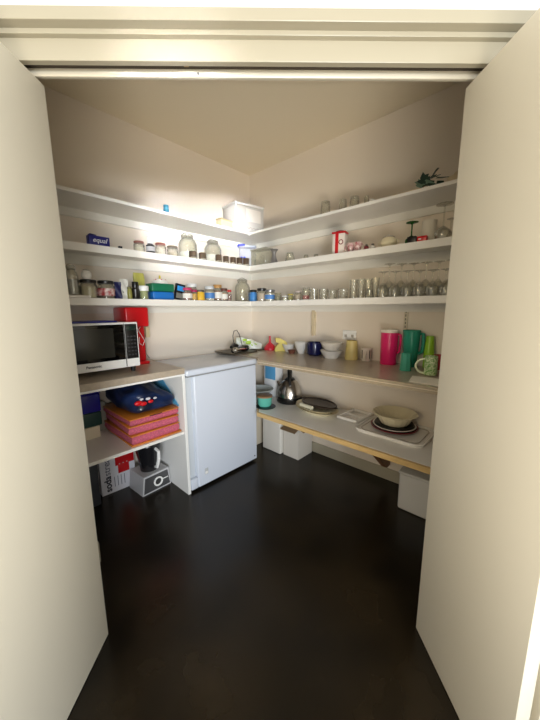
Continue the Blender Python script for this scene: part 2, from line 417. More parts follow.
for i, t in enumerate(((-0.240,-1.006,1.907,0.094,0.072), (-0.240,-1.141,1.907,0.076,0.055), (-0.240,-1.224,1.907,0.074,0.067), (-0.220,-1.296,1.907,0.068,0.032))):
    tumbler(gl[i+1], t, flip=True, name='small_glass')
def crumple(name, lab, cat, t, m, h=.04, L=.1, W=.06, seed=1, group=None):
    rr = random.Random(seed); mb = MB()
    mb.ball((0, 0, h*.45), 1, (L/2, W/2, h*.5), 24)
    for v in mb.bm.verts:
        a = math.sin(v.co.x*90+seed)*math.cos(v.co.y*110+seed*2)*.18+math.sin(v.co.z*160+v.co.x*60)*.12
        v.co.x *= 1+a; v.co.y *= 1+a; v.co.z = max(0, v.co.z*(1+a*1.6))
    o = mb.build(name, m, loc=(t[0], t[1], t[2]+.0004)); return tag(o, lab, cat, group)
t = (-0.250,-1.353,1.907,0.047,0.037)
crumple('shell', 'small white shell by the glasses on the highest shelf', 'shell', t, PORC, .025, .04, .05, 3)
r = thing('bead_string', 'string of black beads lying on the highest shelf edge', 'beads', (-0.270,-1.425,1.907,0.046,0.006)[:3])
for k in range(9): MB().ball((.004*math.sin(k*2), -.045+.011*k, .006), .0058, seg=10).build('bead', BLK, r)
o = MB().tube([(0, -.08, .006), (0, .08, .006)], .005, 8).build('wooden_stick', mat('stick', 'c9ae85', .6), loc=(-0.285,-1.571,1.907,0.016,0.054)[:3]); tag(o, 'thin pale wooden stick lying near the shelf end, highest shelf', 'stick')
t = (-0.240,-1.653,1.907,0.078,0.031)
crumple('folded_cloth', 'crumpled beige cloth beside the dark leaves, right end of the highest shelf', 'cloth', (-0.200,-1.782,1.907,0.044,0.014), mat('beige_cloth', 'd8c7a6', .8), .055, .12, .06, 5)
r = thing('artificial_ivy', 'dark green leafy sprig left of the beige cloth, highest shelf', 'plant', (-0.262,-1.666,1.907,0.068,0.020)[:3])
mg = mat('ivy_leaf', '2e4a3c', .5, noise=.3); ml = mat('ivy_leaf_pale', '7f9c86', .5)
rr = random.Random(2)
for k in range(16):
    mb = MB(); a = rr.uniform(0, 6.28); yy = -.04+.0055*k
    mb.prism([(0, 0), (.024, .022), (.036, .006), (.065, .004), (.042, -.02), (.024, -.024)], -.0012, .0012, m=Mt(rr.uniform(-.015, .015), yy, .035+rr.uniform(0, .045), rr.uniform(-.9, .9), rr.uniform(-.9, .9), a))
    mb.build('leaf', ml if k > 11 else mg, r, False)
MB().tube([(0, -.045, .012), (.004, -.02, .03), (-.004, .02, .028), (0, .05, .012)], .0025, 6).build('stem', mg, r)

# ================================================================ MIDDLE SHELF
L2 = 'middle shelf'
t = (-1.469,-0.270,1.638,0.065,0.094)
r = thing('sweetener_carton', 'small dark blue carton lying on left of the middle shelf', 'carton', (t[0], t[1], t[2]+.0005), R_(4))
MB().box((-.055, -.02, 0), (.055, .02, .052), .001).build('body', mat('blue_carton', '191d6e', .35), r)
MB().box((-.055, -.019, .0525), (-.02, .019, .054), .0005, m=Mt(0, 0, 0, 0, .12)).build('flap', mat('blue_carton', '191d6e', .35), r)
text('printed_word', 'equal', .036, WH, r, (0, -.0206, .028), (PI/2, 0, 0), shear=.3)
carton('tiny dark tin lid lying between blue carton and brown lidded jars', (-1.354,-0.280,1.638,0.014,0.020), BLK, .02, 'tin_lid', 'lid')
LB = mat('rust_lid', '8c5244', .4)
jar('short clear jar with rust brown lid, left of the black squeeze bottle', (-1.224,-0.250,1.638,0.067,0.066), LB, mat('pale_flour', 'd9d2c2', .8), .45)
jar('black jar with tall white cap between two rust lidded jars', (-1.154,-0.260,1.638,0.111,0.055), WH, None, bodym=BLK, lidh=.45, neck=.62, name='squeeze_bottle', cat='bottle', band=mat('grey_label', 'b9b9bb', .5))
jar('clear jar with rust brown lid, right of the black squeeze bottle', (-1.072,-0.240,1.638,0.079,0.072), LB, mat('pale_flour', 'd9d2c2', .8), .5)
jar('wide clear jar with dull brown lid beside the big round jar', (-0.990,-0.250,1.638,0.070,0.078), mat('dull_lid', '6c6152', .4), mat('oats', 'cbbfa8', .8), .4)
swing_jar('largest round clear glass jar with clip lid on the middle shelf', (-0.817,-0.170,1.638,0.202,0.136), mat('white_fill', 'e8e6e0', .8), .3)
swing_jar('clear clip top jar right of the largest round jar, middle shelf', (-0.585,-0.170,1.638,0.192,0.137), mat('white_fill', 'e8e6e0', .8), .35)
dl = ['leftmost short brown topped jar, standing before the largest round jar', 'second short brown topped jar from the left, middle shelf', 'third short brown topped jar, under the tall clip top jar', 'fourth short brown topped jar from the left, middle shelf', 'fifth short brown topped jar from the left, middle shelf', 'sixth short brown topped jar, below the blue lidded dispenser', 'seventh short brown topped jar, nearest the shelf corner']
for i, t in enumerate(((-0.846,-0.280,1.638,0.051,0.061), (-0.763,-0.280,1.638,0.051,0.059), (-0.615,-0.280,1.638,0.055,0.054), (-0.542,-0.280,1.638,0.053,0.051), (-0.469,-0.280,1.638,0.054,0.052), (-0.399,-0.280,1.638,0.058,0.054), (-0.323,-0.280,1.638,0.062,0.058))):
    jar(dl[i], t, mat('brown_cap', '4c3a26', .35), mat('spice_grey', 'a79d8c', .8), .5, group='short brown topped jars on the middle shelf', lidh=.8, name='spice_jar')
t = (-0.243,-0.140,1.638,0.237,0.173)
r = thing('cereal_dispenser', 'clear plastic dispenser with blue pouring lid at the shelf corner', 'container', (-.205, -.17, 1.6385), R_(-40))
CP = glassy('clear_plastic', 'eef0f6', .2, .15, .3, .35, 'e6e8f0')
MB().box((-.075, -.05, 0), (.075, .05, .17), .012, 3).build('body', CP, r)
MB().box((-.078, -.053, .1705), (.078, .053, .192), .008, 3).build('lid', glassy('lid_plastic', 'eef0f6', .2, .15, .3, .55, 'd6daf0'), r)
MB().box((-.074, -.055, .185), (-.005, .02, .206), .008, 3, m=Mt(0, 0, 0, 0, -.08)).build('pouring_flap', mat('blue_flap', '2233b4', .3), r)
for s in (-.055, -.028): MB().ball((s, -.052, .085), .011, (1, .3, 1)).build('blue_dot', mat('blue_flap', '2233b4', .3), r)
r = thing('glass_canister', 'square clear canister just right of the shelf corner', 'container', (-0.220,-0.366,1.638,0.166,0.151)[:3], 0)
MB().box((-.045, -.09, .0005), (.045, .09, .13), .008, 3).build('body', glassy('canister_plastic', 'e6e6dc', .2, .1, .35, .22, 'd8d4c4'), r)
MB().box((-.048, -.093, .1305), (.048, .093, .142), .004).build('lid', glassy('canister_lid', 'e0e0d6', .2, .1, .35, .4, 'd8d4c4'), r)
t = (-0.240,-0.525,1.638,0.114,0.070); loc, H, rr_ = V(t)
o = MB().lathe([(0, 0), (rr_*.95, 0), (rr_*.85, H*.15), (rr_*.4, H*.6), (rr_*.5, H*.82), (rr_, H*.98), (rr_*.95, H), (rr_*.42, H*.82), (0, H*.7)], 20).build('egg_cup_vase', mat('grey_pewter', '8b8886', .3, metal=.5), loc=loc); tag(o, 'grey waisted metal vase right of the square clear canister', 'vase')
for i, t in enumerate(((-0.220,-0.677,1.638,0.071,0.085), (-0.200,-0.817,1.638,0.041,0.049), (-0.200,-0.908,1.638,0.034,0.047))):
    tumbler(['upturned dome shaped clear glass bowl on the middle shelf', 'faint small upturned glass left of the red and white canister', 'faint small upturned glass nearest the red and white canister'][i], t, flip=True, taper=.6, name='glass_bowl', cat='bowl')
t = (-0.220,-1.117,1.638,0.159,0.100); loc, H, rr_ = V(t)
r = thing('canister', 'tall white canister with red stripe and red lid', 'canister', loc, RIGHTF+.2)
MB().box((-rr_*.85, -rr_*.7, 0), (rr_*.85, rr_*.7, H*.86), .004).build('body', mat('canister_white', 'e9dfd6', .4), r)
MB().box((-rr_*.45, -rr_*.7-.0015, .001), (-rr_*.0, -rr_*.7+.001, H*.86), .0005).build('stripe', RED, r)
MB().lathe([(rr_*.33, 0), (rr_*.33, .002), (rr_*.22, .002), (rr_*.22, 0)], 20, m=Mt(rr_*.35, -rr_*.7, H*.5, rx=PI/2)).build('round_mark', DRED, r)
MB().box((-rr_*.95, -rr_*.8, H*.865), (rr_*.95, rr_*.8, H*.93), .003).build('lid', RED, r)
MB().lathe([(0, H*.93), (rr_*.8, H*.93), (rr_*.6, H*.98), (rr_*.2, H), (0, H)], 18).build('lid_dome', DRED, r)
cupw = mat('floral_cup', 'e3d2cb', .3, noise=.5, nscale=60, col2='9a3a46')
def cup(lab, t, m, rz=0., name='tea_cup', cat='cup', hand=True, tap=.6, group=None, hz=1.):
    loc, H, r = V(t); o = thing(name, lab, cat, loc, rz, group)
    MB().lathe([(0, 0), (r*tap, 0), (r*(tap+.05), H*.06), (r*.95, H*.6), (r, H), (r*.93, H), (r*.88, H*.6), (r*tap*.9, H*.1), (0, H*.09)], 24).build('bowl', m, o)
    if hand:
        pts = [(r*.9+H*.32*math.sin(a)*hz, 0, H*(.5+.33*math.cos(a))) for a in [PI*k/8 for k in range(9)]]
        MB().tube(pts, H*.055, 8).build('handle', m, o)
    return o
cup('red patterned tea cup beside the red and white canister', (-0.250,-1.214,1.638,0.059,0.048), cupw, 2.5)
cup('red patterned tea cup with handle, second right of the canister', (-0.240,-1.258,1.638,0.061,0.054), cupw, -.9)
r = thing('salt_shaker', 'small silver topped red shaker left of the cream sugar bowl', 'shaker', (-0.250,-1.325,1.638,0.028,0.033)[:3])
MB().lathe([(0, 0), (.014, 0), (.015, .02), (.010, .026), (0, .026)], 14).build('body', DRED, r)
MB().lathe([(0, .0265), (.0105, .0265), (.009, .036), (0, .038)], 14).build('cap', CHR, r)
r = thing('salt_shaker', 'small white shaker tight against the cream sugar bowl', 'shaker', (-0.250,-1.365,1.638,0.029,0.032)[:3])
MB().lathe([(0, 0), (.014, 0), (.015, .02), (.010, .026), (0, .026)], 14).build('body', PORC, r)
MB().lathe([(0, .0265), (.0105, .0265), (.009, .036), (0, .038)], 14).build('cap', CHR, r)
t = (-0.220,-1.452,1.638,0.079,0.116); loc, H, rr_ = V(t); rr_ *= .85
r = thing('sugar_bowl', 'cream china sugar bowl with two handles and brown rim', 'bowl', loc, RIGHTF)
MB().lathe([(0, 0), (rr_*.6, 0), (rr_, H*.35), (rr_*.95, H*.6), (rr_*.7, H*.78), (0, H*.8)], 24).build('body', CREAM, r)
MB().lathe([(0, H*.8), (rr_*.72, H*.8), (rr_*.5, H*.9), (rr_*.12, H*.95), (rr_*.14, H), (0, H*1.02)], 24).build('lid', PORC, r)
MB().lathe([(rr_*.73, H*.775), (rr_*.75, H*.785), (rr_*.73, H*.8)], 24).build('rim_band', mat('brown_band', '7c5a3a', .4), r)
for s in (-1, 1): MB().tube([(s*(rr_*.92+H*.2*math.sin(a)), 0, H*(.42+.2*math.cos(a))) for a in [PI*k/8 for k in range(9)]], H*.035, 8).build('handle', CREAM, r)
wineglass('green stemmed glass standing upside down on small black tin', (lambda a: (a[0], a[1], a[2]+.0, a[3], a[4]))((-0.200,-1.577,1.638,0.131,0.068)), glassy('green_glass', '4c9a4a', .15, .05, .35, .5, '2f7a35'), bowl=.42, foot=1.)
carton('small black tin in front of the green stemmed glass', (-0.270,-1.607,1.638,0.034,0.047), BLK, .035, 'spice_tin', 'tin', RIGHTF)
t = (-0.270,-1.661,1.638,0.029,0.048); loc, H, rr_ = V(t)
r = thing('spice_tin', 'small red tin with white marks in front of the paper roll', 'tin', loc, RIGHTF)
MB().box((-rr_, -.017, 0), (rr_, .017, H), .002).build('body', RED, r)
MB().box((-rr_*.7, -.0178, H*.35), (-rr_*.1, -.0165, H*.6), .0005).build('white_mark', WH, r)
t = (-0.170,-1.662,1.638,0.130,0.079); loc, H, rr_ = V(t)
o = MB().lathe([(.012, 0), (rr_, 0), (rr_, H), (.012, H), (.012, 0)], 28).build('paper_roll', mat('paper_white', 'ddd6c6', .8), loc=loc); tag(o, 'standing cream paper roll behind the small red tin', 'paper roll')
wineglass('largest clear wine glass standing upside down on the middle shelf', (-0.230,-1.749,1.638,0.185,0.085), foot=1.0, bowl=.38)
wineglass('shorter clear glass upside down behind the largest wine glass', (-0.130,-1.763,1.638,0.129,0.046), foot=1.0, bowl=.5)

# ================================================================ LOWEST WALL SHELF
r = thing('white_dish', 'flat white dish under the tall clip top bottle', 'dish', (-1.609,-0.240,1.342,0.023,0.092)[:3])
MB().box((-.07, -.045, .0005), (.07, .045, .016), .005).build('dish', PORC, r)
t = list((-1.615,-0.240,1.342,0.187,0.065)); t[2] += .0165; t[3] -= .017
swing_jar('tall clip top glass bottle on a white dish at the far left', t, mat('foil_fill', 'b8b8b8', .35, metal=.4), .5, 'swing_top_bottle')
t = list((-1.536,-0.240,1.342,0.105,0.091)); jar('left clear jar with black lid, cream contents', t, BLK, mat('cream_beans', 'd6cdb0', .8, noise=.2), .62, lidh=.17)
t2 = list((-1.540,-0.240,1.342,0.166,0.050)); 
r = thing('round_jar', 'small round white jar standing on the left black lid', 'jar', (t2[0], t[1], t[2]+t[3]+.001))
hh = t2[3]-t[3]-.002
MB().lathe([(0, 0), (.018, 0), (.027, hh*.3), (.027, hh*.6), (.018, hh*.85), (0, hh*.86)], 20).build('body', PORC, r)
MB().lathe([(0, hh*.865), (.016, hh*.865), (.017, hh*.93), (0, hh)], 16).build('lid', GLASSD, r)
jar('clear jar with black lid and red label', (-1.441,-0.240,1.342,0.105,0.094), BLK, mat('dark_sauce', '5a3a30', .6), .55, lidh=.17, band=mat('red_label', 'a32a30', .5, noise=.6, nscale=45, col2='e8dcd8'))
pouch('upright black pouch between red label jar and white packet', (-1.377,-0.250,1.342,0.103,0.041), NAVY, None)
pouch('upright white packet right of the black pouch', (-1.335,-0.240,1.342,0.124,0.052), mat('white_foil', 'd9d8d0', .35), mat('grey_print', '6c6c66', .5), 'foil_packet', 'packet')
jar('small olive bottle left of the black grinder', (-1.311,-0.260,1.342,0.075,0.028), mat('olive_cap', '6c6a34', .4), None, bodym=mat('olive_oil', '8d8a40', .3), name='small_bottle', cat='bottle')
jar('black pepper grinder between olive bottle and white capped jar', (-1.269,-0.250,1.342,0.109,0.051), BLK, None, bodym=mat('grinder_black', '1c1815', .3), name='pepper_grinder', cat='grinder', neck=.7, lidh=.3)
pouch('crumpled yellow green packet behind the black grinder', (-1.206,-0.170,1.342,0.177,0.073), mat('yellowgreen_foil', 'b9b45a', .4), None, 'foil_packet', 'packet')
jar('small jar with white cap and green contents', (-1.219,-0.260,1.342,0.086,0.058), WH, mat('green_herb', '9aa36a', .7), .9, lidh=.38, neck=.95)
t = (-1.082,-0.220,1.342,0.055,0.155); loc, H, rr_ = V(t)
o = MB().box((-rr_, -.045, 0), (rr_, .045, H*.98), .008, 3).build('food_tub', mat('blue_tub', '1f6fc0', .35), loc=loc); tag(o, 'bright blue plastic tub beneath the green tub', 'tub')
z2 = loc[2]+H
t = (-1.087,-0.220,1.342,0.109,0.168)
o = MB().box((-rr_*1.08, -.05, 0), (rr_*1.02, .05, t[3]-H), .008, 3).build('food_tub', mat('green_tub', '12694a', .35), loc=(loc[0], loc[1], z2)); tag(o, 'dark green plastic tub stacked on the bright blue tub', 'tub')
z3 = loc[2]+t[3]+.0006
r = thing('domed_dish', 'white dome lid with red dots and yellow handle on the tubs', 'lid', (loc[0], loc[1], z3))
MB().lathe([(0, 0), (.052, 0), (.05, .012), (.035, .028), (.0, .034)], 24).build('dome', mat('dotted_dome', 'e9e6e0', .35), r)
for k in range(6): MB().ball((.036*math.cos(k*1.05+.3), .036*math.sin(k*1.05+.3), .0262), .006, (1, 1, .5), 10).build('red_dot', RED, r)
MB().box((-.005, -.005, .033), (.005, .005, .056), .002).build('handle', mat('yellow_knob', 'e6cf3e', .4), r)
r = thing('sachet_box', 'leaning black sachet with bright blue print beside the tubs', 'sachet', (-0.964,-0.250,1.342,0.148,0.081)[:3])
MB().box((-.036, -.012, .002), (.036, .012, .115), .003, m=Mt(rx=0, ry=.18)).build('bag', mat('black_foil', '12151f', .25), r)
MB().box((-.028, -.0145, .065), (.03, -.0118, .1), .002, m=Mt(ry=.18)).build('blue_print', mat('blue_print', '2f86c8', .3), r)
MB().box((-.03, -.0145, .012), (.028, -.0118, .05), .002, m=Mt(ry=.18)).build('grey_print', mat('grey_print', '6c6c66', .5), r)
PINKL = mat('pink_lid', 'c23a66', .4)
rows = [
 ((-0.899,-0.260,1.342,0.088,0.076), PINKL, mat('jam', '8a4a3a', .5), 'clear jar with pink lid and white label, beside the leaning sachet', mat('white_label', 'e6e3dc', .6), None),
 ((-0.805,-0.180,1.342,0.127,0.080), WH, mat('white_pow', 'e3ded2', .8), 'tall pale jar with white lid behind the pink lidded jar', None, None),
 ((-0.845,-0.270,1.342,0.076,0.050), mat('magenta_lid', 'a01f50', .4), mat('mustard', 'd8a832', .6), 'small jar with magenta lid left of the yellow squat jar', None, None),
 ((-0.786,-0.260,1.342,0.079,0.068), mat('grey_lid', '55504c', .4), mat('mustard', 'd8a832', .6), 'squat yellow jar with dark lid', None, mat('yellow_jar', 'e0b436', .35)),
 ((-0.691,-0.250,1.342,0.110,0.079), mat('pale_lid', 'c9ccd0', .35), mat('white_pow', 'e3ded2', .8), 'clear jar with blue and white label right of the yellow jar', mat('blue_band', '4a7fc0', .5), None),
 ((-0.605,-0.240,1.342,0.127,0.073), mat('tan_lid', 'b98a4c', .5), mat('brown_spice', '9a6a48', .8), 'clear jar of brown spice with tan lid', mat('white_label', 'e6e3dc', .6), None),
 ((-0.557,-0.260,1.342,0.100,0.061), mat('choc_lid', '5d2f22', .4), mat('brown_spice2', 'b08a6c', .8), 'jar with dark chocolate brown lid next to the red lidded jar', mat('white_label', 'e6e3dc', .6), None),
 ((-0.520,-0.285,1.342,0.089,0.035), RED, mat('brown_spice3', '7c4a40', .8), 'small jar with bright red lid left of the big clip top jar', None, None),
 ((-0.233,-0.270,1.342,0.101,0.067), BLK, None, 'small bright blue bottle with black cap right of the clip top jar', None, mat('blue_bottle2', '4a8fd6', .35)),
 ((-0.270,-0.411,1.342,0.106,0.087), BLK, mat('pinkish', 'cdbcb0', .8), 'clear jar with wide black lid right of the blue bottle', None, None),
 ((-0.260,-0.496,1.342,0.090,0.090), mat('grey_metal_lid', '8c8c8c', .3, metal=.6), mat('white_pow', 'e3ded2', .8), 'glass jar with blue base band and grey lid', mat('blue_band', '4a7fc0', .5), None),
 ((-0.260,-0.583,1.342,0.062,0.057), mat('olive_lid', '8c866c', .4), mat('greyherb', '8f8c74', .8), 'small grey green herb jar right of the blue banded jar', None, None),
 ((-0.260,-0.660,1.342,0.036,0.052), WH, mat('white_pow', 'e3ded2', .8), 'tiny white pot before the yellow green jar', None, None),
 ((-0.260,-0.715,1.342,0.049,0.047), mat('ylw', 'b8a850', .4), mat('herb2', 'a09a50', .8), 'small yellow green jar right of the tiny white pot', None, None),
 ((-0.250,-0.780,1.342,0.070,0.062), mat('rosegrey', 'b0a49c', .4), mat('herb3', 'b9a99a', .8), 'pale pinkish jar left of the first straight glass', None, None),
]
for (t, lm, ct, lab, bd, bm_) in rows: jar(lab, t, lm, ct, .62, band=bd, bodym=bm_, lidh=.2)
swing_jar('big clear clip top jar at the corner of the lowest shelf', (-0.300,-0.200,1.342,0.205,0.133), None)
t = (-0.250,-0.857,1.342,0.092,0.061)
jar('straight clear jar holding something red, lowest shelf', t, GLASSD, mat('red_bits', 'a04a4a', .7), .35, lidh=.12)
TG = 'tumblers along the lowest shelf'
tl = ['short clear tumbler right of the jar holding something red', 'second short clear tumbler along the lowest shelf', 'third short clear tumbler along the lowest shelf', 'fourth short clear tumbler, just left of the taller glasses']
for i, t in enumerate(((-0.250,-0.929,1.342,0.077,0.067), (-0.250,-1.012,1.342,0.073,0.065), (-0.250,-1.088,1.342,0.063,0.067), (-0.250,-1.170,1.342,0.066,0.072))):
    tumbler(tl[i], t, GLASS, name='tumbler', group=TG, taper=.85)
hl = ['first tall straight glass from the left on lowest shelf', 'second tall straight glass from the left on lowest shelf', 'third tall straight glass, behind the small upturned bowl glass', 'fourth tall straight glass, next to the wine glasses']
for i, t in enumerate(((-0.240,-1.240,1.342,0.122,0.052), (-0.240,-1.295,1.342,0.124,0.047), (-0.200,-1.325,1.342,0.125,0.047), (-0.200,-1.375,1.342,0.128,0.049))):
    tumbler(hl[i], t, GLASS, name='highball_glass', group='tall straight glasses on the lowest shelf', taper=.9)
tumbler('small dome glass in front of the tall straight glasses', (-0.275,-1.372,1.342,0.055,0.058), flip=True, taper=.6, name='small_glass')
G = 'wine glasses standing upside down at the right end of the lowest shelf'
lf, lb_ = ('clear wine glass upside down in the front row, right end of lowest shelf', 'clear taller wine glass upside down in the back row, right end of lowest shelf')
for t in ((-0.260,-1.449,1.342,0.154,0.074), (-0.260,-1.521,1.342,0.151,0.074), (-0.260,-1.591,1.342,0.148,0.071), (-0.260,-1.659,1.342,0.144,0.074), (-0.260,-1.727,1.342,0.141,0.071), (-0.260,-1.792,1.342,0.140,0.065)):
    wineglass(lf, t, group=G, bowl=.55, foot=.85)
for t in ((-0.130,-1.433,1.342,0.216,0.078), (-0.130,-1.509,1.342,0.208,0.074), (-0.130,-1.581,1.342,0.204,0.071), (-0.130,-1.653,1.342,0.203,0.074), (-0.130,-1.721,1.342,0.201,0.066), (-0.130,-1.782,1.342,0.203,0.063)):
    wineglass(lb_, t, group=G+', back row', bowl=.5, foot=.85)

# ================================================================ LEFT BENCH TOP
r = thing('microwave', 'white microwave with black glass door on the left bench', 'microwave', (-1.535, -.21, .9))
W_, D0, D1 = .2, -.18, .17
MB().box((-.2, -.17, .035), (.195, .17, .30), .006).build('case', WH, r)
MB().box((-.2, -.186, .035), (.197, -.1705, .303), .004).build('front_frame', WH, r)
dg = MB().box((-.194, -.190, .085), (.113, -.1862, .292), .002).build('door_glass', BLKG, r)
MB().box((-.165, -.1915, .105), (.055, -.1903, .272), .001).build('window_mesh', mat('window_grey', '2c2c28', .25), dg)
cp = MB().box((.121, -.190, .085), (.190, -.1862, .292), .002).build('control_panel', BLK, r)
MB().box((.129, -.1912, .255), (.18, -.1902, .28), .001).build('display', mat('display', '20302a', .15), cp)
mb = MB()
for i in range(3):
    for j in range(6): mb.box((.130+.019*i, -.1912, .105+.022*j), (.142+.019*i, -.1902, .113+.022*j), .0005)
mb.build('keypad', mat('key_grey', '3a3a3e', .4), cp)
MB().box((.1145, -.1895, .04), (.1185, -.1865, .295)).build('door_gap', DGR, r)
text('printed_word', 'Panasonic', .020, mat('print_dark', '33363c', .5), r, (-.06, -.1868, .061), (PI/2, 0, 0), bold=.0004)
for sx in (-.17, .17):
    for sy in (-.14, .14): MB().lathe([(0, .0005), (.014, .0005), (.016, .0345), (0, .0345)], 12, m=Mt(sx, sy)).build('foot', BLK, r)
o = MB().box((-.155, -.13, 0), (.125, .09, .008), .002).build('blue_folder', mat('blue_folder', '1d2a8c', .3), loc=(-1.56, -.22, 1.2035)); tag(o, 'flat dark blue folder lying on the microwave', 'folder')
r = thing('soda_maker', 'tall glossy red drinks maker behind the microwave', 'drinks maker', (-1.245, -.115, .9))
MB().box((-.09, -.105, .262), (.066, .10, .392), .012, 3).build('head', RED, r)
MB().box((-.01, -.04, .02), (.06, .095, .262), .012, 3).build('column', RED, r)
MB().box((-.06, -.075, .0), (.065, .10, .022), .006).build('base', RED, r)
MB().lathe([(0, 0), (.012, 0), (.012, .05), (0, .05)], 14, m=Mt(-.035, -.06, .215)).build('nozzle', CHR, r)
MB().tube([(.03, -.045, .26), (.0, -.07, .24), (.025, -.06, .2), (.05, -.05, .16), (.03, -.055, .13), (.005, -.06, .15), (.01, -.06, .19)], .0022, 6).build('wire', WH, r)
MB().tube([(-1.158, -.03, 1.19), (-1.135, -.012, 1.20), (-1.125, -.012, 1.08), (-1.125, -.012, .95), (-1.10, -.012, .91)], .0025, 6).build('cord', mat('grey_cord', '7f7a72', .5), None)
o = bpy.data.objects['cord']; tag(o, 'thin grey cord hanging down the wall beside the red drinks maker', 'cord')
r = thing('cord_plug', 'cream plug hanging on the wall right of the red drinks maker', 'plug', (-1.105, -.001, 1.10))
MB().box((-.016, -.028, -.03), (.016, 0, .05), .006).build('body', mat('plug_cream', 'd8c8a0', .4), r)

# ================================================================ CABINET CONTENTS
r = thing('storage_tub', 'deep blue plastic tub on the stack at far left of the cabinet', 'tub', (-1.60, -.10, .633))
MB().box((-.075, -.07, 0), (.085, .07, .12), .008, 3).build('body', mat('royal_blue', '1a1f96', .3), r)
MB().box((-.08, -.075, .1205), (.09, .075, .135), .005).build('lid', mat('royal_blue', '1a1f96', .3), r)
o = MB().box((-.075, -.068, 0), (.085, .07, .092), .008, 3).build('storage_tub', mat('dark_teal', '12403c', .35), loc=(-1.60, -.10, .5405)); tag(o, 'dark teal tub under the deep blue tub in the cabinet', 'tub')
o = MB().box((-.085, -.075, 0), (.07, .08, .076), .004).build('ice_cream_tub', mat('cream_tub', 'e0d9c0', .5), loc=(-1.605, -.10, .4637)); tag(o, 'cream tub at the bottom of the left cabinet stack', 'tub')
o = MB().box((-.02, -.035, 0), (.045, .035, .20), .006).build('grey_canister', mat('grey_tin', '9a9a90', .4), loc=(-1.505, -.04, .4637)); tag(o, 'grey box behind the pink cushions in the cabinet', 'box')
PK = mat('pink_fabric', 'd0647c', .8, noise=.35, nscale=120, bump=.4, bscale=120)
ORG = mat('orange_board', 'd67f2a', .5, noise=.15)
def cushion(lab, z, h, rz, dx, cut=False):
    o = thing('padded_tray', lab, 'tray', (-1.307+dx, -.262, z), rz, None)
    mb = MB(); mb.box((-.160, -.222, 0), (.160, .218, h-.0095), 0)
    bmesh.ops.subdivide_edges(mb.bm, edges=mb.bm.edges[:], cuts=6, use_grid_fill=True)
    for v in mb.bm.verts:
        fx = 1-(v.co.x/.155)**4; fy = 1-(v.co.y/.215)**4
        f = (v.co.z/(h-.011))
        b = math.sin(f*PI); v.co.x *= .94+.06*b; v.co.y *= .95+.05*b
        v.co.z = v.co.z
    mb.build('pink_cushion', PK, o)
    mb = MB()
    mb.box((-.162, -.225, h-.0095), (.162, .222, h-.003), .002)
    mb.build('orange_board', ORG, o)
    if cut: MB().box((-.04, -.2295, h-.0095), (.04, -.226, h-.0045), .001).build('hand_slot', BLK, o)
    return o
MB_ = MB().box((-.165, -.225, 0), (.165, .225, .009), .002).build('orange_board', ORG, loc=(-1.300, -.262, .4635), rz=.0); tag(MB_, 'orange board at the bottom of the pink cushion stack', 'board')
cushion('lowest pink cushioned tray of the stack in the cabinet', .473, .062, .03, -.004)
cushion('middle pink cushioned tray of the stack in the cabinet', .5355, .056, -.03, .0)
cushion('topmost pink cushioned tray with orange edge, under the navy bag', .592, .046, .02, -.004, True)
# bag on top
mb = MB(); mb.ball((0, 0, 0), 1, (1, 1, 1), 40)
sg = lambda v, p: math.copysign(abs(v)**p, v)
for v in mb.bm.verts:
    x, y, z = v.co
    X = sg(x, .42)*.158; Y = sg(y, .42)*.212; Z = .5+.5*sg(z, .6)
    top = .198-.085*max(0, (X+.02)/.15)-.035*max(0, -Y/.19)+.012*math.sin(X*46+Y*18)+.010*math.sin(Y*52+1)*math.cos(X*33)
    w_ = 1+.05*math.sin(Z*9+Y*30)+.04*math.sin(X*60)
    v.co = (min(.155, max(-.165, X*w_)), max(-.222, Y*w_), Z*top)
r = thing('sports_bag', 'crumpled navy bag with red print on the pink cushion stack', 'bag', (-1.305, -.262, .6385), .03)
mb.build('bag_body', mat('navy_nylon', '1a2e58', .3, noise=.4, nscale=8, bump=.6, bscale=25, col2='0f1428'), r)
for (px, pz, s, m_) in ((-.105, .085, .026, RED), (-.075, .075, .022, RED), (-.045, .10, .016, mat('print_white', 'c8c8d0', .5)), (-.03, .08, .018, RED), (-.085, .105, .012, mat('print_white', 'c8c8d0', .5)), (.0, .095, .012, mat('print_white', 'c8c8d0', .5))):
    MB().ball((px, -.216, pz), s, (1, .45, .6), 12, m=None).build('printed_mark', m_, r)
o = MB().prism([(-.47, 0), (-.04, 0), (-.04, .19), (-.20, .19), (-.34, .10)], -.002, .002, m=Matrix(((0, 0, 1, 0), (1, 0, 0, 0), (0, 1, 0, 0), (0, 0, 0, 1)))).build('blue_sheet', mat('light_blue_plastic', '5aa8d0', .3), loc=(-1.1345, .0, .6385)); tag(o, 'light blue plastic sheet standing between navy bag and cabinet side', 'sheet')

r = thing('drinks_machine_carton', 'white carton with red machine picture on the floor under the cabinet shelf', 'box', (-1.427, -.052, .0005), R_(-2))
MB().box((-.115, -.05, 0), (.115, .05, .40), .002).build('carton', mat('carton_white', 'dfe0ea', .5), r)
MB().box((-.015, -.0515, .19), (.112, -.0499, .385), .001).build('red_picture', RED, r)
MB().box((.0, -.0525, .13), (.075, -.0512, .20), .001).build('red_picture', RED, r)
for k in range(3): MB().ball((.012+.025*k, -.0527, .20), .004, (1, .4, 1), 8).build('picture_dot', mat('print_white', 'c8c8d0', .5), r)
PD = mat('print_dark', '33363c', .5)
text('printed_word', 'soda', .062, mat('print_navy', '1c2038', .5), r, (-.07, -.0512, .075), (PI/2, -PI/2, 0), bold=.0014)
text('printed_word', 'stream', .062, mat('print_slate', '6a7088', .5), r, (-.07, -.0512, .225), (PI/2, -PI/2, 0))
for k in range(4): MB().box((-.03+.022*k, -.0508, .04), (-.026+.022*k, -.0499, .115)).build('small_print', mat('print_slate', '6a7088', .5), r, False)
